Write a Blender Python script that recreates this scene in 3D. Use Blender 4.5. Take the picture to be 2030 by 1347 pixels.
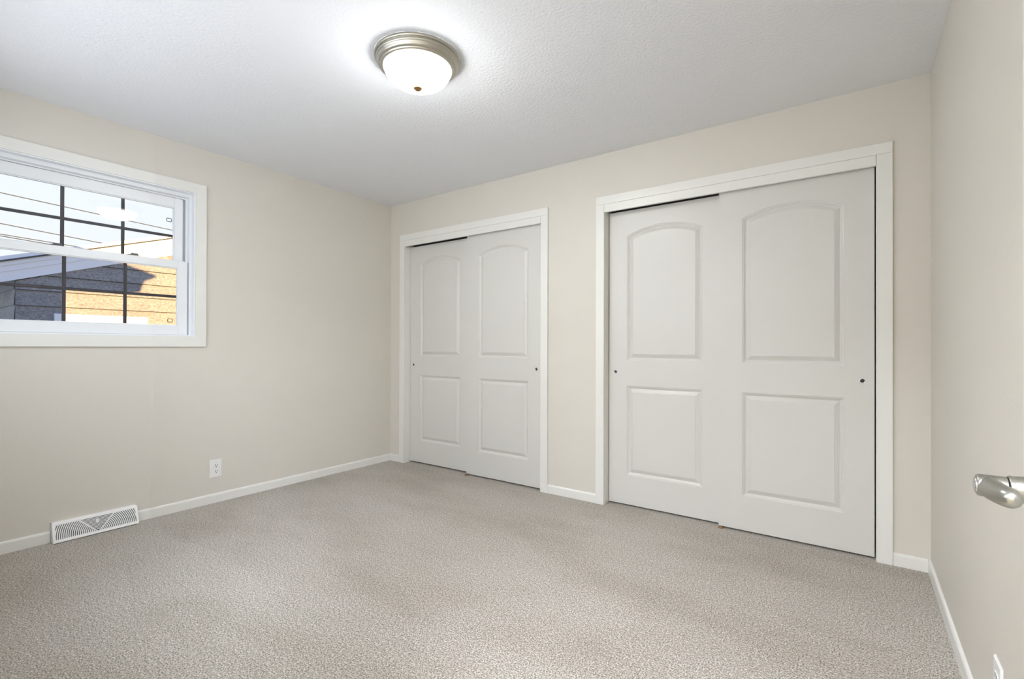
import bpy, math
from mathutils import Vector, Matrix

# ------------------------------------------------------------------ scene, camera, light
scn = bpy.context.scene
COL = scn.collection
for o in list(bpy.data.objects):
    bpy.data.objects.remove(o)

W, H = 3.943, 2.44            # room width (closet wall) and ceiling height
YF = -3.07                    # inner face of the wall behind the camera

# camera (fitted to the room's edges): yaw, slight pitch and roll, vertical shift
F_PX, YAW, PITCH, ROLL, SHIFT_PX = 955.775, 0.61912, 0.00411, 0.00292, 9.312
CAM = Vector((3.64404, -3.10136, 1.09726))
fw = Vector((-math.sin(YAW) * math.cos(PITCH), math.cos(YAW) * math.cos(PITCH), math.sin(PITCH)))
rt = Vector((math.cos(YAW), math.sin(YAW), 0))
up = rt.cross(fw)
rt2 = rt * math.cos(ROLL) + up * math.sin(ROLL)
up2 = -rt * math.sin(ROLL) + up * math.cos(ROLL)
cam_data = bpy.data.cameras.new('camera')
cam_data.sensor_width = 36.0
cam_data.lens = F_PX / 2030 * 36.0
cam_data.shift_y = SHIFT_PX / 2030
cam_data.clip_start = 0.02
cam = bpy.data.objects.new('camera', cam_data)
COL.objects.link(cam)
cam.matrix_world = Matrix((
    (rt2.x, up2.x, -fw.x, CAM.x),
    (rt2.y, up2.y, -fw.y, CAM.y),
    (rt2.z, up2.z, -fw.z, CAM.z),
    (0, 0, 0, 1)))
scn.camera = cam

vs = scn.view_settings
vs.view_transform = 'Standard'
vs.look = 'None'
vs.exposure = 0.10
vs.gamma = 1.0
vs.use_curve_mapping = False
scn.cycles.max_bounces = 16
scn.cycles.diffuse_bounces = 10
scn.cycles.glossy_bounces = 6
scn.cycles.transparent_max_bounces = 16
scn.cycles.sample_clamp_indirect = 8.0
scn.cycles.caustics_reflective = False
scn.cycles.caustics_refractive = False
scn.cycles.use_denoising = True

LAMP_STRENGTH = 104.0
SKY_STRENGTH = 1.0
SUN_STRENGTH = 15.0
HALL_FILL_POWER = 98.0
BACK_FILL_POWER = 24.0

world = bpy.data.worlds.new('sky')
scn.world = world
world.use_nodes = True
nt = world.node_tree
nt.nodes.clear()
out = nt.nodes.new('ShaderNodeOutputWorld')
bg = nt.nodes.new('ShaderNodeBackground')
tc = nt.nodes.new('ShaderNodeTexCoord')
sp = nt.nodes.new('ShaderNodeSeparateXYZ')
rp = nt.nodes.new('ShaderNodeValToRGB')
rp.color_ramp.elements[0].position = 0.0
rp.color_ramp.elements[0].color = (1.0, 1.0, 1.0, 1)
rp.color_ramp.elements[1].position = 0.55
rp.color_ramp.elements[1].color = (0.17, 0.38, 0.95, 1)
e_ = rp.color_ramp.elements.new(0.30)
e_.color = (0.86, 0.93, 1.0, 1)
nt.links.new(tc.outputs['Generated'], sp.inputs[0])
nt.links.new(sp.outputs['Z'], rp.inputs[0])
nt.links.new(rp.outputs[0], bg.inputs[0])
bg.inputs[1].default_value = SKY_STRENGTH
nt.links.new(bg.outputs[0], out.inputs[0])

# low evening sun: comes over the house from the far right, lands on the neighbour's gable
SUN_DIR = Vector((-5.2, -2.25, -0.60)).normalized()
sun_data = bpy.data.lights.new('sun', 'SUN')
sun_data.energy = SUN_STRENGTH
sun_data.color = (1.0, 0.60, 0.25)
sun_data.angle = math.radians(0.5)
sun = bpy.data.objects.new('sun', sun_data)
COL.objects.link(sun)
sun.rotation_euler = SUN_DIR.to_track_quat('-Z', 'Y').to_euler()
sun.location = (8, 5, 6)


def area_light(name, loc, direction, sx, sy, power, color):
    d = bpy.data.lights.new(name, 'AREA')
    d.shape = 'RECTANGLE'
    d.size, d.size_y = sx, sy
    d.energy = power
    d.color = color
    o = bpy.data.objects.new(name, d)
    COL.objects.link(o)
    o.location = loc
    o.rotation_euler = Vector(direction).to_track_quat('-Z', 'Y').to_euler()
    return o


# fill lights added to brighten the room: behind the camera and in the hallway
area_light('back_fill_light', (1.65, -3.178, 1.58), (0, 1, 0), 2.3, 1.0, BACK_FILL_POWER, (0.90, 0.97, 1.05))
area_light('hallway_fill_light', (3.4, -3.9, 2.36), (0, 0.25, -1), 0.5, 0.5, HALL_FILL_POWER, (0.94, 0.985, 1.06))


# ------------------------------------------------------------------ materials
def new_mat(name):
    m = bpy.data.materials.new(name)
    m.use_nodes = True
    n = m.node_tree
    n.nodes.clear()
    o = n.nodes.new('ShaderNodeOutputMaterial')
    b = n.nodes.new('ShaderNodeBsdfPrincipled')
    n.links.new(b.outputs[0], o.inputs[0])
    return m, n, b


def pos_coord(n, scale=(1, 1, 1)):
    g = n.nodes.new('ShaderNodeNewGeometry')
    mp = n.nodes.new('ShaderNodeMapping')
    mp.inputs['Scale'].default_value = scale
    n.links.new(g.outputs['Position'], mp.inputs[0])
    return mp.outputs[0]


def noise(n, vec, scale, detail=2.0, rough=0.5):
    t = n.nodes.new('ShaderNodeTexNoise')
    t.inputs['Scale'].default_value = scale
    t.inputs['Detail'].default_value = detail
    t.inputs['Roughness'].default_value = rough
    n.links.new(vec, t.inputs['Vector'])
    return t.outputs['Fac']


def ramp(n, fac, stops):
    r = n.nodes.new('ShaderNodeValToRGB')
    els = r.color_ramp.elements
    els[0].position, els[0].color = stops[0][0], (*stops[0][1], 1)
    els[1].position, els[1].color = stops[-1][0], (*stops[-1][1], 1)
    for p, c in stops[1:-1]:
        e = els.new(p)
        e.color = (*c, 1)
    n.links.new(fac, r.inputs[0])
    return r.outputs[0]


def bump(n, b, height, strength, dist):
    k = n.nodes.new('ShaderNodeBump')
    k.inputs['Strength'].default_value = strength
    k.inputs['Distance'].default_value = dist
    n.links.new(height, k.inputs['Height'])
    n.links.new(k.outputs[0], b.inputs['Normal'])


def mix_rgb(n, kind, fac, a, b_):
    m = n.nodes.new('ShaderNodeMix')
    m.data_type = 'RGBA'
    m.blend_type = kind
    if isinstance(fac, float):
        m.inputs[0].default_value = fac
    else:
        n.links.new(fac, m.inputs[0])
    for s, v in ((6, a), (7, b_)):
        if isinstance(v, tuple):
            m.inputs[s].default_value = (*v, 1)
        else:
            n.links.new(v, m.inputs[s])
    return m.outputs[2]


def math_node(n, op, a, b_=None):
    m = n.nodes.new('ShaderNodeMath')
    m.operation = op
    for i, v in enumerate((a, b_)):
        if v is None:
            continue
        if isinstance(v, (int, float)):
            m.inputs[i].default_value = v
        else:
            n.links.new(v, m.inputs[i])
    return m.outputs[0]


def paint(name, col, rough=0.5, bump_scale=0.0, bump_dist=0.0, strength=0.3, var=0.03, spec=0.5):
    m, n, b = new_mat(name)
    v = pos_coord(n)
    lo = tuple(c * (1 - var) for c in col)
    hi = tuple(min(1, c * (1 + var)) for c in col)
    c = ramp(n, noise(n, v, 1.7, 3), [(0.3, lo), (0.7, hi)])
    n.links.new(c, b.inputs['Base Color'])
    b.inputs['Roughness'].default_value = rough
    b.inputs['Specular IOR Level'].default_value = spec
    if bump_scale:
        h = noise(n, v, bump_scale, 3, 0.55)
        bump(n, b, h, strength, bump_dist)
    return m


def metal(name, col, rough):
    m, n, b = new_mat(name)
    v = pos_coord(n)
    r = ramp(n, noise(n, v, 60, 2), [(0.3, (rough * 0.85,) * 3), (0.7, (rough * 1.15,) * 3)])
    n.links.new(r, b.inputs['Roughness'])
    b.inputs['Base Color'].default_value = (*col, 1)
    b.inputs['Metallic'].default_value = 1.0
    return m


M = {}
M['wall'] = paint('wall_paint', (0.665, 0.632, 0.572), 0.55, 95, 0.0022, 0.32, 0.012, 0.35)
M['ceiling'] = paint('ceiling_paint', (0.815, 0.828, 0.862), 0.7, 75, 0.006, 0.6, 0.01, 0.3)
M['trim'] = paint('white_trim_paint', (0.775, 0.77, 0.735), 0.34, 22, 0.0006, 0.15, 0.012)
M['door'] = paint('white_door_paint', (0.645, 0.635, 0.605), 0.38, 30, 0.0005, 0.12, 0.01)
M['vinyl'] = paint('white_vinyl', (0.80, 0.82, 0.84), 0.32, var=0.01)
M['plastic'] = paint('white_plastic', (0.82, 0.82, 0.81), 0.3, var=0.01)
M['register'] = paint('white_enamel', (0.90, 0.90, 0.89), 0.35, var=0.01)
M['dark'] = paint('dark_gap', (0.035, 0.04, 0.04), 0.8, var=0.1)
M['damper'] = paint('damper_grey', (0.085, 0.10, 0.095), 0.7, var=0.1)
M['slot'] = paint('slot_dark', (0.02, 0.02, 0.02), 0.6, var=0.1)
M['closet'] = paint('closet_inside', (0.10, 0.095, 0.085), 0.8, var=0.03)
M['muntin'] = paint('dark_grille', (0.022, 0.018, 0.024), 0.45, var=0.1)
M['nickel'] = metal('brushed_nickel', (0.47, 0.46, 0.42), 0.32)
M['nickel_ring'] = metal('brushed_nickel_ring', (0.50, 0.475, 0.41), 0.38)
M['chrome'] = metal('chrome', (0.72, 0.73, 0.73), 0.14)
M['bronze'] = metal('dark_bronze', (0.30, 0.17, 0.07), 0.35)
M['latch'] = paint('latch_grey', (0.10, 0.10, 0.10), 0.4, var=0.1)
M['guide'] = paint('tan_plastic', (0.30, 0.17, 0.08), 0.5, var=0.1)
M['cable'] = paint('cable_grey', (0.045, 0.055, 0.06), 0.6, var=0.1)
M['shingle'] = paint('dark_roof_edge', (0.05, 0.05, 0.055), 0.8, 30, 0.01, 0.4, 0.2)
M['snow'] = paint('snow', (0.88, 0.90, 0.93), 0.6, 9, 0.02, 0.4, 0.02)
M['fascia'] = paint('white_exterior_paint', (0.84, 0.85, 0.86), 0.5, var=0.015)
M['lawn'] = paint('pale_ground', (0.42, 0.42, 0.38), 0.9, 6, 0.03, 0.5, 0.1)
M['screw'] = paint('screw_head', (0.72, 0.72, 0.71), 0.3, var=0.02)


def carpet_material():
    m, n, b = new_mat('beige_carpet')
    v = pos_coord(n)
    tuft = noise(n, v, 190, 3, 0.65)
    yarn = noise(n, v, 75, 2, 0.6)
    speck = ramp(n, tuft, [(0.33, (0.10, 0.086, 0.07)), (0.48, (0.445, 0.408, 0.355)), (0.64, (0.85, 0.81, 0.745))])
    c = mix_rgb(n, 'MULTIPLY', 1.0, speck, ramp(n, yarn, [(0.34, (0.80, 0.79, 0.775)), (0.66, (1.12, 1.12, 1.12))]))
    # lanes left by the vacuum, where the pile lies over one way or the other
    lane = n.nodes.new('ShaderNodeMapping')
    lane.inputs['Rotation'].default_value = (0, 0, math.radians(28))
    lane.inputs['Scale'].default_value = (0.8, 1.9, 1)
    lane.inputs['Location'].default_value = (4.3, 2.2, 0)
    n.links.new(v, lane.inputs[0])
    big = noise(n, lane.outputs[0], 1.5, 4, 0.62)
    c = mix_rgb(n, 'MULTIPLY', 1.0, c, ramp(n, big, [(0.34, (0.84, 0.82, 0.79)), (0.50, (0.95, 0.94, 0.925)), (0.66, (1.01, 1.005, 1.01))]))
    n.links.new(c, b.inputs['Base Color'])
    b.inputs['Roughness'].default_value = 0.95
    b.inputs['Specular IOR Level'].default_value = 0.1
    b.inputs['Sheen Weight'].default_value = 0.15
    h = math_node(n, 'ADD', math_node(n, 'MULTIPLY', tuft, 1.0), math_node(n, 'MULTIPLY', yarn, 0.8))
    bump(n, b, h, 0.75, 0.010)
    return m


M['carpet'] = carpet_material()


def siding_material(name, col):
    m, n, b = new_mat(name)
    v = pos_coord(n)
    grain = noise(n, pos_coord(n, (1, 0.6, 1)), 46, 4, 0.8)
    worn = noise(n, pos_coord(n, (1, 0.5, 2.2)), 2.6, 4, 0.6)
    c = ramp(n, grain, [(0.34, tuple(x * 0.55 for x in col)), (0.5, col), (0.66, tuple(x * 1.40 for x in col))])
    c = mix_rgb(n, 'MULTIPLY', 1.0, c, ramp(n, worn, [(0.3, (0.80, 0.80, 0.84)), (0.55, (1, 1, 1)), (0.75, (1.05, 1.04, 1.0))]))
    n.links.new(c, b.inputs['Base Color'])
    b.inputs['Roughness'].default_value = 0.85
    bump(n, b, grain, 0.4, 0.006)
    return m


M['siding'] = siding_material('weathered_siding', (0.265, 0.262, 0.262))
M['siding_pale'] = siding_material('pale_siding', (0.40, 0.40, 0.39))


def glass_material(name, tint, refl):
    m = bpy.data.materials.new(name)
    m.use_nodes = True
    n = m.node_tree
    n.nodes.clear()
    o = n.nodes.new('ShaderNodeOutputMaterial')
    t = n.nodes.new('ShaderNodeBsdfTransparent')
    t.inputs[0].default_value = (*tint, 1)
    g = n.nodes.new('ShaderNodeBsdfGlossy')
    g.inputs['Roughness'].default_value = 0.015
    ge = n.nodes.new('ShaderNodeNewGeometry')       # Schlick reflectance, alike from both faces of the thin pane
    dp = n.nodes.new('ShaderNodeVectorMath')
    dp.operation = 'DOT_PRODUCT'
    n.links.new(ge.outputs['Incoming'], dp.inputs[0])
    n.links.new(ge.outputs['Normal'], dp.inputs[1])
    f0 = ((refl - 1) / (refl + 1)) ** 2
    k1 = math_node(n, 'SUBTRACT', 1.0, math_node(n, 'ABSOLUTE', dp.outputs['Value']))
    fac = math_node(n, 'ADD', math_node(n, 'MULTIPLY', math_node(n, 'POWER', k1, 5.0), 1 - f0), f0)
    mx = n.nodes.new('ShaderNodeMixShader')
    n.links.new(fac, mx.inputs[0])
    n.links.new(t.outputs[0], mx.inputs[1])
    n.links.new(g.outputs[0], mx.inputs[2])
    n.links.new(mx.outputs[0], o.inputs[0])
    return m


M['glass'] = glass_material('window_glass', (0.98, 0.99, 1.0), 1.40)


def emission_material(name, col, strength):
    m = bpy.data.materials.new(name)
    m.use_nodes = True
    n = m.node_tree
    n.nodes.clear()
    o = n.nodes.new('ShaderNodeOutputMaterial')
    e = n.nodes.new('ShaderNodeEmission')
    e.inputs[0].default_value = (*col, 1)
    e.inputs[1].default_value = strength
    n.links.new(e.outputs[0], o.inputs[0])
    return m


M['lamp_glass'] = emission_material('lit_frosted_glass', (0.985, 1.0, 1.0), LAMP_STRENGTH)
_n = M['lamp_glass'].node_tree        # frosted bowl: the bulbs sit low, so its shoulder glows less than its bottom
_g = _n.nodes.new('ShaderNodeNewGeometry')
_s = _n.nodes.new('ShaderNodeSeparateXYZ')
_n.links.new(_g.outputs['Position'], _s.inputs[0])
_mr = _n.nodes.new('ShaderNodeMapRange')
_mr.inputs['From Min'].default_value = 2.392
_mr.inputs['From Max'].default_value = 2.308
_mr.interpolation_type = 'SMOOTHSTEP'
_mr.inputs['To Min'].default_value = 0.05 * LAMP_STRENGTH
_mr.inputs['To Max'].default_value = LAMP_STRENGTH
_n.links.new(_s.outputs['Z'], _mr.inputs['Value'])
_e = [x for x in _n.nodes if x.type == 'EMISSION'][0]
_n.links.new(_mr.outputs[0], _e.inputs[1])


# ------------------------------------------------------------------ mesh helpers
ORIGIN = {}


class MB:
    """Collects shapes (world coordinates) and links them as ONE mesh object."""

    def __init__(self):
        self.v, self.f, self.s = [], [], []

    def add(self, verts, faces, smooth=False):
        k = len(self.v)
        self.v += [tuple(p) for p in verts]
        self.f += [tuple(i + k for i in q) for q in faces]
        self.s += [smooth] * len(faces)
        return self

    def box(self, x0, x1, y0, y1, z0, z1):
        p = [(x, y, z) for z in (z0, z1) for y in (y0, y1) for x in (x0, x1)]
        return self.add(p, [(0, 2, 3, 1), (4, 5, 7, 6), (0, 1, 5, 4), (2, 6, 7, 3), (0, 4, 6, 2), (1, 3, 7, 5)])

    def bbox(self, x0, x1, y0, y1, z0, z1, r=0.002):
        """box with chamfered edges"""
        p = []
        for sz, z in ((1, z0), (-1, z1)):
            for sy, y in ((1, y0), (-1, y1)):
                for sx, x in ((1, x0), (-1, x1)):
                    p += [(x, y + sy * r, z + sz * r), (x + sx * r, y, z + sz * r), (x + sx * r, y + sy * r, z)]
        c = lambda ix, iy, iz, a: 3 * (ix + 2 * iy + 4 * iz) + a
        f = []
        for i in (0, 1):
            q = [c(i, 0, 0, 0), c(i, 1, 0, 0), c(i, 1, 1, 0), c(i, 0, 1, 0)]
            f.append(q[::-1] if i == 0 else q)
            q = [c(0, i, 0, 1), c(1, i, 0, 1), c(1, i, 1, 1), c(0, i, 1, 1)]
            f.append(q if i == 0 else q[::-1])
            q = [c(0, 0, i, 2), c(1, 0, i, 2), c(1, 1, i, 2), c(0, 1, i, 2)]
            f.append(q[::-1] if i == 0 else q)
        for a in (0, 1):
            for b in (0, 1):
                f.append((c(0, a, b, 1), c(1, a, b, 1), c(1, a, b, 2), c(0, a, b, 2)))
                f.append((c(a, 0, b, 0), c(a, 1, b, 0), c(a, 1, b, 2), c(a, 0, b, 2)))
                f.append((c(a, b, 0, 0), c(a, b, 1, 0), c(a, b, 1, 1), c(a, b, 0, 1)))
                for d in (0, 1):
                    f.append((c(a, b, d, 0), c(a, b, d, 1), c(a, b, d, 2)))
        return self.add(p, list(dict.fromkeys(tuple(q) for q in f)))

    def prism(self, poly, fn, a, b):
        """poly of 2D points, fn(u, v, t) -> xyz, extruded t = a..b"""
        n = len(poly)
        p = [fn(u, v, a) for u, v in poly] + [fn(u, v, b) for u, v in poly]
        f = [tuple(range(n))[::-1], tuple(range(n, 2 * n))]
        f += [(i, (i + 1) % n, n + (i + 1) % n, n + i) for i in range(n)]
        return self.add(p, f)

    def lathe(self, prof, fn, n=48, smooth=True, cap0=False, cap1=False):
        """prof of (r, t); fn(a, b, t) -> xyz where (a, b) lie in the plane of the turn"""
        p = []
        for r, t in prof:
            for i in range(n):
                w = 2 * math.pi * i / n
                p.append(fn(r * math.cos(w), r * math.sin(w), t))
        f = []
        for k in range(len(prof) - 1):
            for i in range(n):
                j = (i + 1) % n
                f.append((k * n + i, k * n + j, (k + 1) * n + j, (k + 1) * n + i))
        self.add(p, f, smooth)
        if cap0:
            self.add(p[:n], [tuple(range(n))], smooth)
        if cap1:
            self.add(p[-n:], [tuple(range(n))], smooth)
        return self

    def tube(self, pts, r, n=8, closed=False, smooth=True):
        pts = [Vector(p) for p in pts]
        m = len(pts)
        rings = []
        for i, p in enumerate(pts):
            a = pts[(i - 1) % m] if (closed or i) else p
            b = pts[(i + 1) % m] if (closed or i < m - 1) else p
            t = (b - a).normalized()
            ref = Vector((0, 0, 1)) if abs(t.z) < 0.9 else Vector((1, 0, 0))
            u = t.cross(ref).normalized()
            w = t.cross(u)
            rings.append([p + u * r * math.cos(2 * math.pi * k / n) + w * r * math.sin(2 * math.pi * k / n) for k in range(n)])
        v = [q for ring in rings for q in ring]
        f = []
        for i in range(m if closed else m - 1):
            j = (i + 1) % m
            for k in range(n):
                l = (k + 1) % n
                f.append((i * n + k, i * n + l, j * n + l, j * n + k))
        if not closed:
            f += [tuple(range(n))[::-1], tuple(range((m - 1) * n, m * n))]
        return self.add(v, f, smooth)

    def build(self, name, mat, parent=None, origin=None, fix=True):
        org = Vector(origin) if origin is not None else (ORIGIN[parent.name] if parent else Vector((0, 0, 0)))
        me = bpy.data.meshes.new(name)
        me.from_pydata([tuple(Vector(p) - org) for p in self.v], [], self.f)
        me.polygons.foreach_set('use_smooth', self.s)
        if fix:
            import bmesh
            bm = bmesh.new()
            bm.from_mesh(me)
            bmesh.ops.remove_doubles(bm, verts=bm.verts, dist=1e-6)
            bmesh.ops.recalc_face_normals(bm, faces=bm.faces)
            bm.to_mesh(me)
            bm.free()
        me.materials.append(mat)
        o = bpy.data.objects.new(name, me)
        COL.objects.link(o)
        ORIGIN[o.name] = org
        if parent:
            o.parent = parent
            o.location = org - ORIGIN[parent.name]
        else:
            o.location = org
        return o


def empty(name, loc):
    o = bpy.data.objects.new(name, None)
    o.empty_display_size = 0.1
    COL.objects.link(o)
    o.location = loc
    ORIGIN[o.name] = Vector(loc)
    return o


def tag(o, label, cat, group=None, kind=None):
    o['label'] = label
    o['category'] = cat
    if group:
        o['group'] = group
    if kind:
        o['kind'] = kind
    return o


def part_label(o, label):
    o['label'] = label
    return o


XY = lambda u, v, t: (u, v, t)

# ------------------------------------------------------------------ room shell
S_OPEN = (0.203, 1.707)          # small closet opening in the closet wall
L_OPEN = (2.226, 3.730)          # large closet opening
HEAD = 2.083                     # top of both openings
JT = 0.018                       # jamb board thickness
WT = 0.12                        # wall thickness
CD = 0.74                        # closet depth behind the wall

fl = MB().box(-0.02, W + 0.02, -4.7, WT + CD, -0.06, 0.0).build('floor', M['carpet'])
tag(fl, 'beige speckled cut-pile carpet covering the whole bedroom floor', 'carpet', kind='structure')

ce = MB().box(-WT, W + WT, YF - 0.13, WT + CD + 0.05, H, H + 0.08).build('ceiling', M['ceiling'])
tag(ce, 'white lightly textured ceiling with one dome lamp', 'ceiling', kind='structure')

# wall with the window; runs on past the room's corner as the house's outside wall
WY0, WY1, WZ0, WZ1 = -2.715, -1.692, 1.155, 2.125      # rough opening of the window
mb = MB()
mb.box(-WT, 0, WY1, 0.90, 0, H).box(-WT, 0, YF - 0.13, WY0, 0, H)
mb.box(-WT, 0, WY0, WY1, 0, WZ0).box(-WT, 0, WY0, WY1, WZ1, H)
wl = mb.build('wall_left', M['wall'])
tag(wl, 'beige wall with the window, outlet and floor register', 'wall', kind='structure')

mb = MB()
so0, so1, lo0, lo1, oh = S_OPEN[0] - JT, S_OPEN[1] + JT, L_OPEN[0] - JT, L_OPEN[1] + JT, HEAD + 0.004
mb.box(0, so0, 0, WT, 0, H).box(so1, lo0, 0, WT, 0, H).box(lo1, W, 0, WT, 0, H)
mb.box(so0, so1, 0, WT, oh, H).box(lo0, lo1, 0, WT, oh, H)
wb = mb.build('wall_back', M['wall'])
tag(wb, 'beige wall holding the two sliding-door closets', 'wall', kind='structure')

wr = MB().box(W, W + WT, YF - 0.13, 0.90, 0, H).build('wall_right', M['wall'])
tag(wr, 'bare beige wall at the right edge behind the open door', 'wall', kind='structure')

# closets' insides, dark behind the doors
mb = MB()
mb.box(0, W, WT + CD, WT + CD + 0.03, 0, H)
mb.box(1.95, 2.0, WT, WT + CD, 0, H)
ci = mb.build('wall_closet', M['closet'])
tag(ci, 'dim inside walls of the two closets behind the sliding doors', 'wall', kind='structure')

# wall behind the camera: doorway at the right end, an opening added for the fill light on the left
DX0, DX1, DH = 2.985, 3.812, 2.045
BX0, BX1, BZ0, BZ1 = 0.50, 2.80, 1.08, 2.08
mb = MB()
y0, y1 = YF - WT, YF
mb.box(0, BX0, y0, y1, 0, H).box(BX1, DX0, y0, y1, 0, H).box(DX1, W, y0, y1, 0, H)
mb.box(DX0, DX1, y0, y1, DH, H).box(BX0, BX1, y0, y1, 0, BZ0).box(BX0, BX1, y0, y1, BZ1, H)
wf = mb.build('wall_front', M['wall'])
tag(wf, 'beige wall behind the camera with the doorway', 'wall', kind='structure')

mb = MB()
mb.box(2.30, 2.36, -4.7, YF - WT, 0, H).box(W + 0.02, W + 0.08, -4.7, YF - WT - 0.012, 0, H)
mb.box(2.30, W + 0.08, -4.76, -4.7, 0, H).box(2.30, W + 0.08, -4.76, YF - WT - 0.012, H, H + 0.06)
hw = mb.build('wall_hallway', M['wall'])
tag(hw, 'beige hallway walls outside the bedroom doorway', 'wall', kind='structure')

# ------------------------------------------------------------------ baseboards
BH, BT = 0.0635, 0.0115
PROF = [(0, 0), (BT, 0), (BT, BH - 0.013), (BT * 0.86, BH - 0.006), (BT * 0.55, BH - 0.0015), (BT * 0.2, BH), (0, BH)]


def baseboard(name, fn, a, b, label):
    o = MB().prism(PROF, fn, a, b).build(name, M['trim'])
    tag(o, label, 'baseboard', kind='structure')


left_fn = lambda u, v, t: (u, t, v)
back_fn = lambda u, v, t: (t, -u, v)
right_fn = lambda u, v, t: (W - u, t, v)
REG_Y0, REG_Y1 = -2.402, -2.013
baseboard('baseboard_left', left_fn, REG_Y1 + 0.003, 0, 'white baseboard from the floor register to the left corner')
baseboard('baseboard_left', left_fn, YF, REG_Y0 - 0.003, 'white baseboard left of the floor register under the window')
baseboard('baseboard_back', back_fn, BT, S_OPEN[0] - 0.064, 'tiny white baseboard piece left of the small closet')
baseboard('baseboard_back', back_fn, S_OPEN[1] + 0.061, L_OPEN[0] - 0.063, 'short white baseboard between the two closets')
baseboard('baseboard_back', back_fn, L_OPEN[1] + 0.068, W - BT, 'short white baseboard right of the large closet')
baseboard('baseboard_right', right_fn, YF, 0, 'white baseboard along the right wall')

# ------------------------------------------------------------------ closet trims and sliding doors
CT = 0.016


def closet_trim(name, op, label, dl, dr):
    x0, x1 = op
    root = empty(name, ((x0 + x1) / 2, 0, 0))
    tag(root, label, 'door frame', kind='structure')
    cw = 0.062
    MB().bbox(x0 - cw, x0 - 0.001, -CT, 0.0, 0, HEAD - 0.0005, 0.0015).build('side_casing', M['trim'], root)
    MB().bbox(x1 + 0.001, x1 + cw + dr, -CT, 0.0, 0, HEAD - 0.0005, 0.0015).build('side_casing', M['trim'], root)
    MB().bbox(x0 - cw, x1 + cw + dr, -CT, 0.0, HEAD, HEAD + 0.056, 0.0015).build('head_casing', M['trim'], root)
    MB().bbox(x0 + 0.0005, x1 - 0.0005, -CT + 0.0012, 0.004, 2.028, HEAD - 0.0008, 0.001).build('fascia_board', M['trim'], root)
    mb = MB()
    mb.box(x0 - JT, x0, 0.0, WT, 0, HEAD).box(x1, x1 + JT, 0.0, WT, 0, HEAD)
    mb.box(x0, x1, 0.0045, WT, HEAD - 0.012, HEAD)
    mb.build('jamb', M['trim'], root)
    t = MB()
    t.box(x0 + 0.002, x1 - 0.002, 0.012, 0.016, 2.050, HEAD - 0.013)
    t.box(x0 + 0.002, x1 - 0.002, 0.057, 0.060, 2.050, HEAD - 0.013)
    t.box(x0 + 0.002, x1 - 0.002, 0.100, 0.104, 2.040, HEAD - 0.013)
    part_label(t.build('door_track', M['dark'], root), 'dark sliding door track under the head board')
    return root


closet_trim('trim_1', S_OPEN, 'white casing around the small closet near the left corner', 0, 0.0)
closet_trim('trim_2', L_OPEN, 'white casing around the large closet near the right wall', 0, 0.005)

DW, DTH = 0.758, 0.034
RINGS = [(0.0, 0.0), (0.0020, 0.0030), (0.0075, 0.0040), (0.0095, 0.0070), (0.0175, 0.0125), (0.0205, 0.0125),
         (0.0405, 0.0034), (0.0425, 0.0034), (0.0440, 0.0012)]
NARC = 24


def panel_loop(x0, x1, z0, zs, za, d):
    """outline of a panel moved inward by d; za > zs gives the arched top"""
    l, r, b = x0 + d, x1 - d, z0 + d
    if za <= zs:
        return [(l, b), (r, b), (r, zs - d), (l, zs - d)]
    hw_, s = (x1 - x0) / 2, za - zs
    R = (hw_ * hw_ + s * s) / (2 * s)
    xc, zc = (x0 + x1) / 2, za - R
    pts = [(l, b), (r, b)]
    for i in range(NARC + 1):
        x = r + (l - r) * i / NARC
        pts.append((x, zc + math.sqrt((R - d) ** 2 - (x - xc) ** 2)))
    return pts


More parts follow.
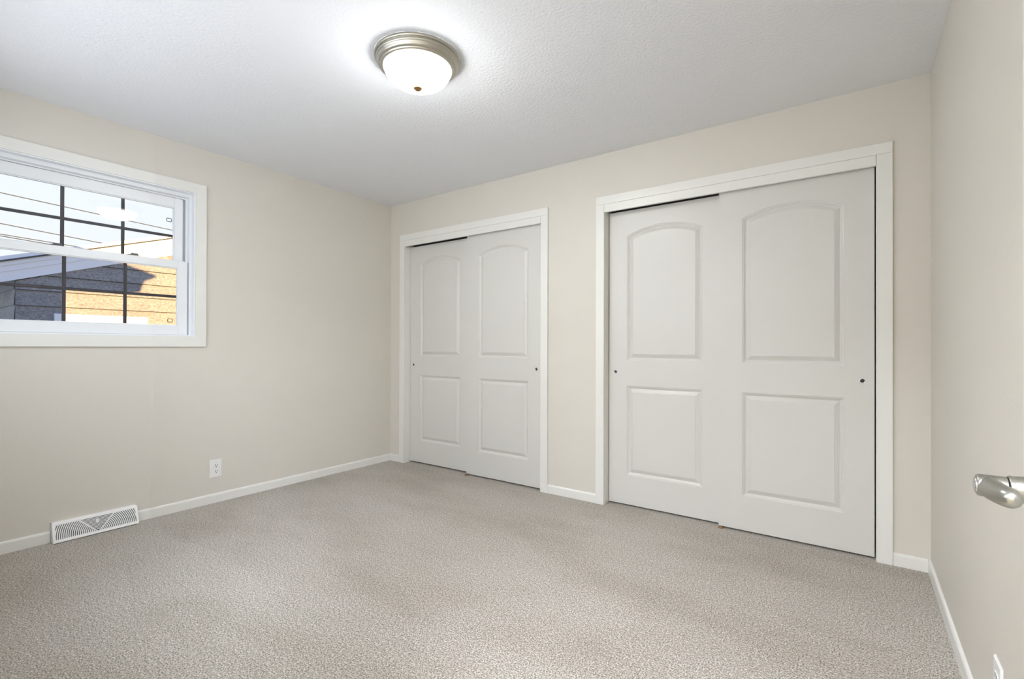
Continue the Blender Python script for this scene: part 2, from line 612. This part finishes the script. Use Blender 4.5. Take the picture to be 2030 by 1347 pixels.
def sliding_door(name, x0, yf, zb, zt, hole_x, label):
    """moulded two-panel closet door, front face at y = yf looking towards -y"""
    x1 = x0 + DW
    root = empty(name, (x0 + DW / 2, yf + DTH / 2, 0))
    tag(root, label, 'closet door', 'sliding closet doors', 'structure')
    p0, p1 = x0 + 0.131, x1 - 0.129
    up_ = (p0, p1, 1.001, 1.859, 1.915)
    lo_ = (p0, p1, 0.2135, 0.827, 0.0)
    mb = MB()
    q = lambda xa, xb, za, zb_: mb.add([(xa, yf, za), (xb, yf, za), (xb, yf, zb_), (xa, yf, zb_)], [(0, 1, 2, 3)])
    q(x0, p0, zb, zt)
    q(p1, x1, zb, zt)
    q(p0, p1, zb, lo_[2])
    q(p0, p1, lo_[3], up_[2])
    arc = panel_loop(*up_, 0.0)[2:]
    for (xa, za), (xb, zb_) in zip(arc, arc[1:]):
        mb.add([(xa, yf, za), (xa, yf, zt), (xb, yf, zt), (xb, yf, zb_)], [(0, 1, 2, 3)])
    for P in (up_, lo_):
        loops = [[(x, yf + dep, z) for x, z in panel_loop(*P, d)] for d, dep in RINGS]
        n = len(loops[0])
        for A, B in zip(loops, loops[1:]):
            mb.add(A + B, [(i, (i + 1) % n, n + (i + 1) % n, n + i) for i in range(n)])
        mb.add(loops[-1], [tuple(range(n))])
    yb = yf + DTH
    mb.add([(x0, yf, zb), (x0, yf, zt), (x0, yb, zt), (x0, yb, zb)], [(0, 1, 2, 3)])
    mb.add([(x1, yf, zb), (x1, yf, zt), (x1, yb, zt), (x1, yb, zb)], [(0, 1, 2, 3)])
    mb.add([(x0, yf, zb), (x1, yf, zb), (x1, yb, zb), (x0, yb, zb)], [(0, 1, 2, 3)])
    mb.add([(x0, yf, zt), (x1, yf, zt), (x1, yb, zt), (x0, yb, zt)], [(0, 1, 2, 3)])
    mb.add([(x0, yb, zb), (x1, yb, zb), (x1, yb, zt), (x0, yb, zt)], [(0, 1, 2, 3)])
    mb.build('door_slab', M['door'], root)
    pull = MB()
    hz = 0.921
    fn = lambda a, b, t: (hole_x + a, yf - t, hz + b)
    pull.lathe([(0.0125, -0.0002), (0.0125, 0.0012), (0.0118, 0.0018), (0.0105, 0.0016), (0.0095, 0.0008)], fn, 28)
    part_label(pull.build('finger_pull', M['chrome'], root), 'small round metal finger pull')
    cup = MB().lathe([(0.0095, 0.0008), (0.0090, 0.0004), (0.0070, 0.0003), (0.0, 0.0003)], fn, 28)
    part_label(cup.build('pull_cup', M['slot'], root), 'dark hollow of the finger pull')
    return root


sliding_door('door_1', 0.207, 0.063, 0.014, 2.029, 0.252,
             'rear sliding door at the left of the small closet, pull by its left edge')
sliding_door('door_2', 0.946, 0.020, 0.013, 2.033, 1.651,
             'front sliding door at the right of the small closet')
sliding_door('door_3', 2.231, 0.063, 0.012, 2.033, 2.279,
             'rear sliding door at the left of the large closet, pull by its left edge')
sliding_door('door_4', 2.966, 0.020, 0.012, 2.034, 3.673,
             'front sliding door at the right of the large closet, largest door in view')

for gx, lab in ((0.953, 'small tan floor guide under the small closet sliding doors'),
                (2.978, 'small tan floor guide under the large closet sliding doors')):
    g = MB()
    g.bbox(gx - 0.012, gx + 0.012, -0.002, 0.055, 0.0, 0.0085, 0.001)
    g.build('door_guide', M['guide'])
    tag(bpy.data.objects[sorted(o.name for o in bpy.data.objects if o.name.startswith('door_guide'))[-1]], lab, 'door guide', 'closet door floor guides')

# ------------------------------------------------------------------ window
GY0, GY1 = -2.630, -1.777        # glass of the lower sash
YC = (GY0 + GY1) / 2
mir = lambda y: 2 * YC - y
win = empty('window_1', (0, YC, WZ0))
tag(win, 'white double-hung window with dark grilles overlooking the neighbour', 'window', kind='structure')


def frame4(mb, x0, x1, yo, yi, zb_o, zb_i, zt_i, zt_o, r=0.0015):
    """rectangular frame; yo / yi = outer / inner y at the right, mirrored to the left"""
    mb.bbox(x0, x1, yi, yo, zb_o, zt_o, r).bbox(x0, x1, mir(yo), mir(yi), zb_o, zt_o, r)
    mb.bbox(x0, x1, mir(yi), yi, zb_o, zb_i, r).bbox(x0, x1, mir(yi), yi, zt_i, zt_o, r)
    return mb


def board(x0, x1, poly):
    return MB().prism(poly, lambda u, v, t: (t, u, v), x0, x1)


co, cin = -1.626, -1.692
pieces = [
    [(co, 1.088), (co, 2.190), (cin, 2.125), (cin, 1.155)],
    [(mir(co), 1.088), (mir(co), 2.190), (mir(cin), 2.125), (mir(cin), 1.155)],
    [(co, 2.190), (mir(co), 2.190), (mir(cin), 2.125), (cin, 2.125)],
    [(co, 1.088), (mir(co), 1.088), (mir(cin), 1.155), (cin, 1.155)]]
for poly, nm in zip(pieces, ('side_casing', 'side_casing', 'head_casing', 'bottom_casing')):
    board(0.0, 0.016, poly).build(nm, M['trim'], win)
mb = MB()
frame4(mb, -0.030, 0.010, -1.692, -1.700, 1.155, 1.163, 2.117, 2.125, 0.001)
frame4(mb, -0.115, -0.030, -1.692, -1.713, 1.155, 1.166, 2.094, 2.125, 0.001)
mb.build('window_frame', M['vinyl'], win)
mb = MB()
frame4(mb, -0.070, -0.0655, -1.713, -1.724, 1.1665, 1.168, 2.086, 2.094, 0.0005)
mb.bbox(-0.113, -0.1085, -1.741, -1.713, 1.1665, 2.094, 0.0005).bbox(-0.113, -0.1085, mir(-1.713), mir(-1.741), 1.1665, 2.094, 0.0005)
mb.build('parting_stop', M['vinyl'], win)


def sash(name, x0, x1, yo, yi, zb_o, zb_i, zt_i, zt_o, xg, label):
    o = frame4(MB(), x0, x1, yo, yi, zb_o, zb_i, zt_i, zt_o, 0.0025).build(name, M['vinyl'], win)
    part_label(o, label)
    # glazing bead, one step in
    frame4(MB(), xg - 0.004, x1 - 0.006, yi, yi - 0.005, zb_i - 0.001, zb_i + 0.005, zt_i - 0.005, zt_i + 0.001, 0.001).build('glazing_bead', M['vinyl'], o)
    e = 0.003
    MB().box(xg - 0.002, xg + 0.002, mir(yi) - e, yi + e, zb_i - e, zt_i + e).build('pane', M['glass'], o)
    return o


lower = sash('lower_sash', -0.062, -0.034, -1.7225, -1.777, 1.1665, 1.228, 1.611, 1.660, -0.050, 'inner lower sash')
upper = sash('upper_sash', -0.104, -0.074, -1.736, -1.786, 1.622, 1.662, 2.020, 2.0855, -0.090, 'outer upper sash')


def grille(parent, xg, z0, z1, ym, zm):
    for y in ym:
        MB().bbox(xg - 0.009, xg - 0.003, y - 0.0088, y + 0.0088, z0, z1, 0.001).build('muntin', M['muntin'], parent)
    MB().bbox(xg - 0.0092, xg - 0.0032, mir(-1.780), -1.780, zm - 0.0088, zm + 0.0088, 0.001).build('muntin', M['muntin'], parent)


grille(lower, -0.050, 1.226, 1.613, (-2.3425, -2.058), 1.4215)
grille(upper, -0.090, 1.660, 2.022, (-2.3435, -2.060), 1.830)

for yc in (-2.378, -2.017):      # two sash locks on the meeting rail, seen against the sky
    mb = MB()
    mb.bbox(-0.062, -0.042, yc - 0.030, yc + 0.030, 1.6602, 1.6645, 0.001)
    mb.bbox(-0.060, -0.046, yc - 0.012, yc + 0.024, 1.6645, 1.676, 0.002)
    mb.prism([(yc - 0.052, 1.6602), (yc - 0.012, 1.6602), (yc - 0.012, 1.669)], lambda u, v, t: (t, u, v), -0.058, -0.048)
    part_label(mb.build('sash_lock', M['latch'], win), 'dark sash lock on the meeting rail')

for zc in (1.938, 1.263):        # small loop-shaped screen tabs at the right edge
    ring = []
    cy_, hy, hz_ = -1.806 if zc > 1.6 else -1.797, 0.014, 0.011
    for k in range(24):
        w = 2 * math.pi * k / 24
        sgn = lambda q: math.copysign(abs(q) ** 0.4, q)
        ring.append((-0.108, cy_ + hy * sgn(math.cos(w)), zc + hz_ * sgn(math.sin(w))))
    part_label(MB().tube(ring, 0.0022, 6, closed=True).build('screen_tab', M['muntin'], win), 'small dark loop tab of the insect screen')

# unseen window added around the fill light, in the wall behind the camera
w2 = empty('window_2_added', ((BX0 + BX1) / 2, YF, BZ0))
tag(w2, 'plain white window added around the fill light behind the camera', 'window', kind='structure')
mb = MB()
mb.box(BX0 - 0.06, BX0, YF, YF + 0.016, BZ0 - 0.06, BZ1 + 0.06).box(BX1, BX1 + 0.06, YF, YF + 0.016, BZ0 - 0.06, BZ1 + 0.06)
mb.box(BX0, BX1, YF, YF + 0.016, BZ0 - 0.06, BZ0).box(BX0, BX1, YF, YF + 0.016, BZ1, BZ1 + 0.06)
mb.build('casing', M['trim'], w2)
MB().box(BX0, BX1, YF - 0.118, YF - 0.114, BZ0, BZ1).build('pane', M['glass'], w2)

# ------------------------------------------------------------------ ceiling light
LX, LY = 1.978, -1.528
lamp = empty('ceiling_light', (LX, LY, H))
tag(lamp, 'round flush ceiling light with lit white dome and nickel ring', 'ceiling light')
turn = lambda a, b, t: (LX + a, LY + b, t)
prof = [(0.197, 2.4399), (0.198, 2.434), (0.1965, 2.428), (0.1915, 2.4255), (0.1900, 2.4265), (0.1895, 2.4245),
        (0.1912, 2.4205), (0.1905, 2.4160), (0.1870, 2.4135), (0.1845, 2.4110), (0.1825, 2.4045), (0.1795, 2.3990),
        (0.1745, 2.3955), (0.1715, 2.3950), (0.1705, 2.3920), (0.1680, 2.3885), (0.1630, 2.3860), (0.1575, 2.3850),
        (0.1555, 2.3865), (0.1545, 2.3920), (0.1540, 2.4050)]
MB().lathe(prof, turn, 96).build('metal_ring', M['nickel_ring'], lamp)
zr, zb_ = 2.392, 2.306
dome = []
for i in range(19):
    w = math.pi / 2 * i / 18
    dome.append((0.1532 * math.cos(w) ** 0.82 if i < 18 else 0.0001, zr - (zr - zb_) * math.sin(w)))
MB().lathe(dome, turn, 96).build('glass_dome', M['lamp_glass'], lamp)
MB().lathe([(0.0001, 2.2880), (0.007, 2.2888), (0.0125, 2.2918), (0.0140, 2.2958), (0.0185, 2.2970), (0.0208, 2.3002), (0.0205, 2.3040), (0.0150, 2.3075)],
           turn, 24).build('finial', M['bronze'], lamp)

# ------------------------------------------------------------------ outlets


def outlet(fn, org, label):
    """fn(u, v, d): u across, v up, d out of the wall"""
    root = empty('wall_outlet', org)
    tag(root, label, 'outlet', 'duplex wall outlets')
    hw_, hh, th, bev = 0.0385, 0.0625, 0.006, 0.0035
    mb = MB()
    a = [fn(u, v, 0.0003) for u, v in ((-hw_, -hh), (hw_, -hh), (hw_, hh), (-hw_, hh))]
    b = [fn(u, v, th - bev) for u, v in ((-hw_, -hh), (hw_, -hh), (hw_, hh), (-hw_, hh))]
    c = [fn(u, v, th) for u, v in ((-hw_ + bev, -hh + bev), (hw_ - bev, -hh + bev), (hw_ - bev, hh - bev), (-hw_ + bev, hh - bev))]
    mb.add(a + b + c, [(3, 2, 1, 0)] + [(k + i, k + (i + 1) % 4, k + 4 + (i + 1) % 4, k + 4 + i) for k in (0, 4) for i in range(4)] + [(8, 9, 10, 11)])
    mb.build('cover_plate', M['plastic'], root)
    for vc in (0.0205, -0.0205):
        s = MB()
        rr = 0.0172
        pts = []
        for k in range(28):
            w = 2 * math.pi * k / 28
            pts.append((rr * math.cos(w), max(-0.0135, min(0.0135, rr * math.sin(w)))))
        s.prism(pts, lambda u, v, t: fn(u, vc + v, t), th - 0.001, th + 0.0016)
        so = s.build('socket', M['plastic'], root)
        d = MB()
        for u, h in ((-0.0066, 0.0052), (0.0066, 0.0042)):
            d.prism([(u - 0.0017, -h + 0.003), (u + 0.0017, -h + 0.003), (u + 0.0017, h + 0.003), (u - 0.0017, h + 0.003)],
                    lambda p, q, t: fn(p, vc + q, t), th + 0.0010, th + 0.0019)
        hole = [(0.0033 * math.cos(2 * math.pi * k / 12), -0.0075 + 0.0033 * math.sin(2 * math.pi * k / 12)) for k in range(12)]
        d.prism(hole, lambda p, q, t: fn(p, vc + q, t), th + 0.0010, th + 0.0019)
        part_label(d.build('contact_slots', M['slot'], so), 'dark plug slots')
    scr = MB().lathe([(0.0036, th - 0.0002), (0.0034, th + 0.0007), (0.0022, th + 0.0011), (0.0001, th + 0.0012)], lambda a_, b_, t: fn(a_, b_, t), 16)
    scr.build('screw', M['screw'], root)


outlet(lambda u, v, d: (d, -1.553 + u, 0.2375 + v), (0, -1.553, 0.2375), 'white duplex outlet on the window wall above the baseboard')
outlet(lambda u, v, d: (W - d, -1.3785 - u, 0.2345 + v), (W, -1.3785, 0.2345), 'white outlet low on the right wall, cut off by the frame')

# ------------------------------------------------------------------ floor register
reg = empty('floor_register', (0.03, (REG_Y0 + REG_Y1) / 2, 0))
tag(reg, 'white baseboard heat register with fan-shaped slots under the window', 'register')
T0, T1 = Vector((0.022, 0, 0.104)), Vector((0.062, 0, 0.004))   # face runs from top edge to bottom edge (x, z)
ax_v = (T0 - T1)
FH = ax_v.length
ax_v.normalize()
nrm = Vector((ax_v.z, 0, -ax_v.x))            # out of the face, into the room
if nrm.x < 0:
    nrm = -nrm
ymid = (REG_Y0 + REG_Y1) / 2
FHW = (REG_Y1 - REG_Y0) / 2


def face(u, v, d):
    p = T1 + ax_v * v + nrm * d
    return (p.x, ymid + u, p.z)


mb = MB()   # sheet-metal body: closed ends, top lip, back
for ya in (REG_Y0, REG_Y1 - 0.002):
    mb.prism([(0.0, 0.0), (0.060, 0.0), (0.062, 0.004), (0.022, 0.104), (0.018, 0.1065), (0.0, 0.1065)], lambda u, v, t: (u, t, v), ya, ya + 0.002)
mb.prism([(0.0, 0.1065), (0.018, 0.1065), (0.0225, 0.104), (0.0215, 0.1025), (0.0, 0.1035)], lambda u, v, t: (u, t, v), REG_Y0, REG_Y1)
mb.build('register_body', M['register'], reg)
bk = MB().prism([(-FHW + 0.004, 0.006), (FHW - 0.004, 0.006), (FHW - 0.004, FH - 0.006), (-FHW + 0.004, FH - 0.006)], face, -0.0105, -0.0095)
part_label(bk.build('damper', M['damper'], reg), 'dark damper behind the slots')
mb = MB()   # flat border of the face
b1, b2, bs = 0.016, 0.013, 0.012
mb.prism([(-FHW, 0), (FHW, 0), (FHW, b1), (-FHW, b1)], face, -0.001, 0.0012)
mb.prism([(-FHW, FH - b2), (FHW, FH - b2), (FHW, FH), (-FHW, FH)], face, -0.001, 0.0012)
mb.prism([(-FHW, b1), (-FHW + bs, b1), (-FHW + bs, FH - b2), (-FHW, FH - b2)], face, -0.001, 0.0012)
mb.prism([(FHW - bs, b1), (FHW, b1), (FHW, FH - b2), (FHW - bs, FH - b2)], face, -0.001, 0.0012)
DTOP = 0.080
for s in (-1, 1):
    mb.prism([(s * 0.000, b1 - 0.004), (s * 0.006, b1 - 0.004), (s * (DTOP + 0.004), FH - b2 + 0.002), (s * (DTOP - 0.004), FH - b2 + 0.002)][::s], face, -0.001, 0.0012)
mb.build('face_frame', M['register'], reg)
mb = MB()   # louvres: concentric arcs in the two fans
zone_h = FH - b2 - b1
diag = math.atan2(zone_h, DTOP)
r = 0.016
while r < 0.215:
    ra, rb = r, r + 0.0050
    rm = (ra + rb) / 2
    lo_a = 0.0 if rm <= FHW - bs + 0.002 else math.acos((FHW - bs + 0.002) / rm)
    hi_a = diag if rm * math.sin(diag) <= zone_h else math.asin(min(1, (zone_h + 0.001) / rm))
    if hi_a > lo_a + 0.01:
        for s in (-1, 1):
            k = 12
            pts = [(s * ra * math.cos(lo_a + (hi_a - lo_a) * i / k), b1 + ra * math.sin(lo_a + (hi_a - lo_a) * i / k)) for i in range(k + 1)]
            pto = [(s * rb * math.cos(lo_a + (hi_a - lo_a) * i / k), b1 + rb * math.sin(lo_a + (hi_a - lo_a) * i / k)) for i in range(k + 1)]
            for i in range(k):
                mb.prism([pts[i], pto[i], pto[i + 1], pts[i + 1]], face, -0.0012, 0.0006)
    r += 0.0088
v = b1 + 0.007
while v < FH - b2 - 0.002:
    hwid = DTOP * (v - b1) / zone_h
    mb.prism([(-hwid, v), (hwid, v), (hwid, v + 0.0036), (-hwid, v + 0.0036)], face, -0.0012, 0.0006)
    v += 0.0072
part_label(mb.build('louvres', M['register'], reg), 'curved and straight white slats')
lv = MB()
lv.prism([(-0.006, 0.060), (0.006, 0.060), (0.006, 0.084), (-0.006, 0.084)], face, 0.0006, 0.0016)
lv.prism([(0.001, 0.058), (0.0045, 0.058), (0.0045, 0.078), (0.001, 0.078)], face, 0.0016, 0.010)
lv.build('damper_lever', M['register'], reg)

# ------------------------------------------------------------------ the open bedroom door at the right edge
DFX, DYE = 3.8122, -2.2514        # face of the door (towards the room) and its free edge
dr = empty('door_5', (DFX, YF, 0))
tag(dr, 'white bedroom door standing open against the right wall', 'door', kind='structure')
MB().bbox(DFX, DFX + 0.035, DYE - 0.80, DYE, 0.012, 2.035, 0.0015).build('door_slab', M['door'], dr)
HX, HY, HZ = DFX, DYE - 0.060, 0.934     # axis of the handle
lx = lambda a, b, t: (HX - t, HY + a, HZ + b)
mb = MB()
mb.lathe([(0.0290, 0.0002), (0.0290, 0.003), (0.0280, 0.0055), (0.0240, 0.0070), (0.0165, 0.0080), (0.0145, 0.0110)], lx, 48)
rose = mb.build('rose', M['nickel'], dr)
mb = MB()
mb.lathe([(0.0150, 0.0080), (0.0150, 0.0150), (0.0145, 0.0180), (0.0143, 0.0205), (0.0147, 0.0225), (0.0145, 0.0240), (0.0128, 0.0242)], lx, 40)
mb.build('neck', M['nickel'], dr)
mb = MB()
mb.lathe([(0.0128, 0.0255), (0.0129, 0.030), (0.0129, 0.0485), (0.0122, 0.0505), (0.0112, 0.0513), (0.0098, 0.0515), (0.0096, 0.0500)], lx, 40)
hub = mb.build('lever_hub', M['nickel'], dr)
mb = MB().lathe([(0.0090, 0.0500), (0.0090, 0.0522), (0.0078, 0.0530), (0.0001, 0.0534)], lx, 28)
mb.build('lock_button', M['chrome'], hub)
# lever blade: sections along -y, (dy, centre offset out of the door, dz, half width, half height)
SEC = [(0.009, 0.0400, 0.0000, 0.0060, 0.0060), (0.004, 0.0400, 0.0000, 0.0100, 0.0112), (-0.008, 0.0400, -0.0004, 0.0112, 0.0122),
       (-0.020, 0.0385, -0.0008, 0.0118, 0.0120), (-0.032, 0.0360, -0.0008, 0.0118, 0.0116), (-0.044, 0.0335, -0.0004, 0.0112, 0.0114),
       (-0.052, 0.0320, 0.0000, 0.0100, 0.0108), (-0.058, 0.0312, 0.0002, 0.0078, 0.0090), (-0.061, 0.0310, 0.0003, 0.0045, 0.0055),
       (-0.062, 0.0310, 0.0003, 0.0005, 0.0006)]
ns = 28
vv = []
for dy, off, dz, a_, b_ in SEC:
    for k in range(ns):
        w = 2 * math.pi * k / ns
        vv.append((HX - off - a_ * math.cos(w), HY + dy, HZ + dz + b_ * math.sin(w)))
ff = [(i * ns + k, i * ns + (k + 1) % ns, (i + 1) * ns + (k + 1) % ns, (i + 1) * ns + k) for i in range(len(SEC) - 1) for k in range(ns)]
ff += [tuple(range(ns)), tuple(range((len(SEC) - 1) * ns, len(SEC) * ns))]
MB().add(vv, ff, True).build('lever_blade', M['nickel'], hub)
for hz_ in (0.25, 1.02, 1.80):
    MB().bbox(DFX - 0.004, DFX + 0.034, DYE - 0.812, DYE - 0.8005, hz_ - 0.045, hz_ + 0.045, 0.001).build('hinge', M['nickel'], dr)

dc = empty('trim_3', (DX0, YF, 0))
tag(dc, 'white casing of the doorway behind the camera', 'door frame', kind='structure')
mb = MB()
mb.box(DX0 - 0.062, DX0, YF, YF + 0.014, 0, DH).box(DX0 - 0.062, DX1, YF, YF + 0.014, DH, DH + 0.06)
mb.build('casing', M['trim'], dc)

# ------------------------------------------------------------------ outside: neighbour's house, snow, cables
NX = -5.2                          # plane of the neighbour's gable wall
CY = -1.756                        # its near corner
PK = 3.6                           # y of the gable peak
SL = 0.337                         # pitch
GZ = -0.55                         # ground level outside
zw = lambda y: 2.538 + SL * (y - 0.03) if y <= PK else 2.538 + SL * (2 * PK - y - 0.03)   # wall meets trim
nb = empty('neighbour_house', (NX, PK, GZ))
tag(nb, 'sunlit grey-tan clapboard gable house seen through the window', 'house')
# lap boards, each a little wedge; clipped under the rake
mb = MB()
far = 2 * PK - CY
z = 1.613 - 0.2055 * 11
while z < zw(PK):
    zt_ = z + 0.2055
    ya, yb_ = CY, far
    def lim(zz):
        return max(CY, 0.03 + (zz - 2.538) / SL)
    a0, a1 = lim(z), lim(zt_)
    poly_b = [(a0, z), (2 * PK - a0, z)]
    poly_t = [(a1, zt_), (2 * PK - a1, zt_)]
    if a1 < PK:
        mb.add([(NX + 0.016, poly_b[0][0], z), (NX + 0.016, poly_b[1][0], z), (NX + 0.002, poly_t[1][0], zt_), (NX + 0.002, poly_t[0][0], zt_),
                (NX + 0.002, poly_b[0][0], z), (NX + 0.002, poly_b[1][0], z)],
               [(0, 1, 2, 3), (0, 4, 5, 1)])
    z = zt_
mb2 = MB()  # dark strips standing in for the shadow under each lap
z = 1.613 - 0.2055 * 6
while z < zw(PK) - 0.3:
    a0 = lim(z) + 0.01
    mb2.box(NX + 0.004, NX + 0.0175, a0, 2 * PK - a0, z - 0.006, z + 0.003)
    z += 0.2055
part_label(mb2.build('lap_shadow', M['dark'], nb), 'dark strips drawn as shadow lines under the siding boards')
part_label(mb.build('gable_siding', M['siding'], nb, fix=False), 'grey-tan lap siding of the gable')
mb = MB()
mb.box(NX - 7.0, NX, CY, far, GZ, zw(CY) - 0.01)
mb.prism([(CY, zw(CY) - 0.012), (far, zw(CY) - 0.012), (PK, zw(PK))], lambda u, v, t: (t, u, v), NX - 7.0, NX)
mb.build('house_wall', M['siding'], nb)
mb = MB()
z = 1.613 - 0.2055 * 11
while z < zw(CY) - 0.1:
    mb.add([(NX + 0.016, CY - 0.016, z), (NX - 7.0, CY - 0.016, z), (NX - 7.0, CY - 0.002, z + 0.2055), (NX + 0.016, CY - 0.002, z + 0.2055),
            (NX + 0.016, CY - 0.002, z), (NX - 7.0, CY - 0.002, z)], [(0, 1, 2, 3), (0, 4, 5, 1)])
    z += 0.2055
part_label(mb.build('side_siding', M['siding_pale'], nb, fix=False), 'pale lap siding of the shaded side wall')


def rake_band(x0, x1, d0, d1, y_start):
    """board running up the slope: between heights d0..d1 above the wall line"""
    mb_ = MB()
    pts = [(y_start, zw(y_start) + d0), (PK, zw(PK) + d0), (2 * PK - y_start, zw(y_start) + d0),
           (2 * PK - y_start, zw(y_start) + d1), (PK, zw(PK) + d1), (y_start, zw(y_start) + d1)]
    for q in ((0, 1, 4, 5), (1, 2, 3, 4)):
        mb_.prism([pts[i] for i in q], lambda u, v, t: (t, u, v), x0, x1)
    return mb_


EV = CY - 0.55
rake_band(NX, NX + 0.030, 0.0, 0.124, EV).build('rake_board', M['fascia'], nb)
rake_band(NX, NX + 0.045, 0.125, 0.199, EV).build('rake_board', M['fascia'], nb)
rake_band(NX, NX + 0.062, 0.200, 0.254, EV).build('rake_board', M['fascia'], nb)
rake_band(NX - 7.2, NX + 0.085, 0.254, 0.274, EV - 0.05).build('roof', M['shingle'], nb)
rake_band(NX - 7.2, NX + 0.075, 0.274, 0.325, EV - 0.05).build('roof_snow', M['snow'], nb)
mb = MB()    # head of the neighbour's window, just above the sill line
mb.bbox(NX + 0.004, NX + 0.060, -1.390, -0.341, 1.415, 1.520, 0.004)
mb.bbox(NX + 0.004, NX + 0.050, -1.370, -1.270, 0.30, 1.415, 0.004).bbox(NX + 0.004, NX + 0.050, -0.461, -0.361, 0.30, 1.415, 0.004)
nw = mb.build('window', M['fascia'], nb)
MB().box(NX + 0.010, NX + 0.022, -1.270, -0.461, 0.32, 1.415).build('pane', M['slot'], nw)

gr = MB().box(-40, -WT - 0.01, -25, 25, GZ - 0.1, GZ).build('ground', M['lawn'])
tag(gr, 'pale ground between the two houses', 'ground', kind='structure')

# this house's own roof edge and corner, which throw their shadow on the neighbour's gable
mb = MB()
mb.prism([(0.60, 2.47), (1.70, 2.47), (1.74, 2.63), (1.90, 2.715), (1.90, 2.745), (-3.2, 4.28), (-3.2, 2.53)], lambda u, v, t: (t, u, v), -0.30, 0.15)
rf = mb.build('roof_eave', M['shingle'])
tag(rf, 'roof edge of this house above the window wall, outside', 'roof', kind='structure')

CABLES = [((-0.43, 5.39), (1.80, 5.245), (3.76, 5.16), 'uppermost power cable crossing the sky outside the window'),
          ((-0.43, 4.52), (0.85, 4.44), (1.81, 4.36), 'second power cable down, crossing the sky outside the window'),
          ((-0.43, 4.22), (0.30, 4.19), (0.62, 4.17), 'third power cable down, just above the window meeting rail'),
          ((-0.43, 4.17), (0.30, 4.13), (0.57, 4.11), 'lowest power cable, right above the window meeting rail')]
for i, ((ya, za), (ym, zm), (yb_, zb2), lab) in enumerate(CABLES):
    sl = (zb2 - za) / (yb_ - ya)
    far_x = -16.0 - 0.6 * i                       # each line hangs a little farther off
    k_ = (far_x - CAM.x) / (-16.0 - CAM.x)
    pts = []
    for k in range(25):
        y = -14 + 28 * k / 24
        z = za + sl * (y - ya) + 0.0012 * (y - ya) * (y - yb_)
        pts.append((far_x, CAM.y + (y - CAM.y) * k_, CAM.z + (z - CAM.z) * k_))
    c = MB().tube(pts, 0.014, 6).build('power_cable', M['cable'])
    tag(c, lab, 'cable', 'power cables outside the window')
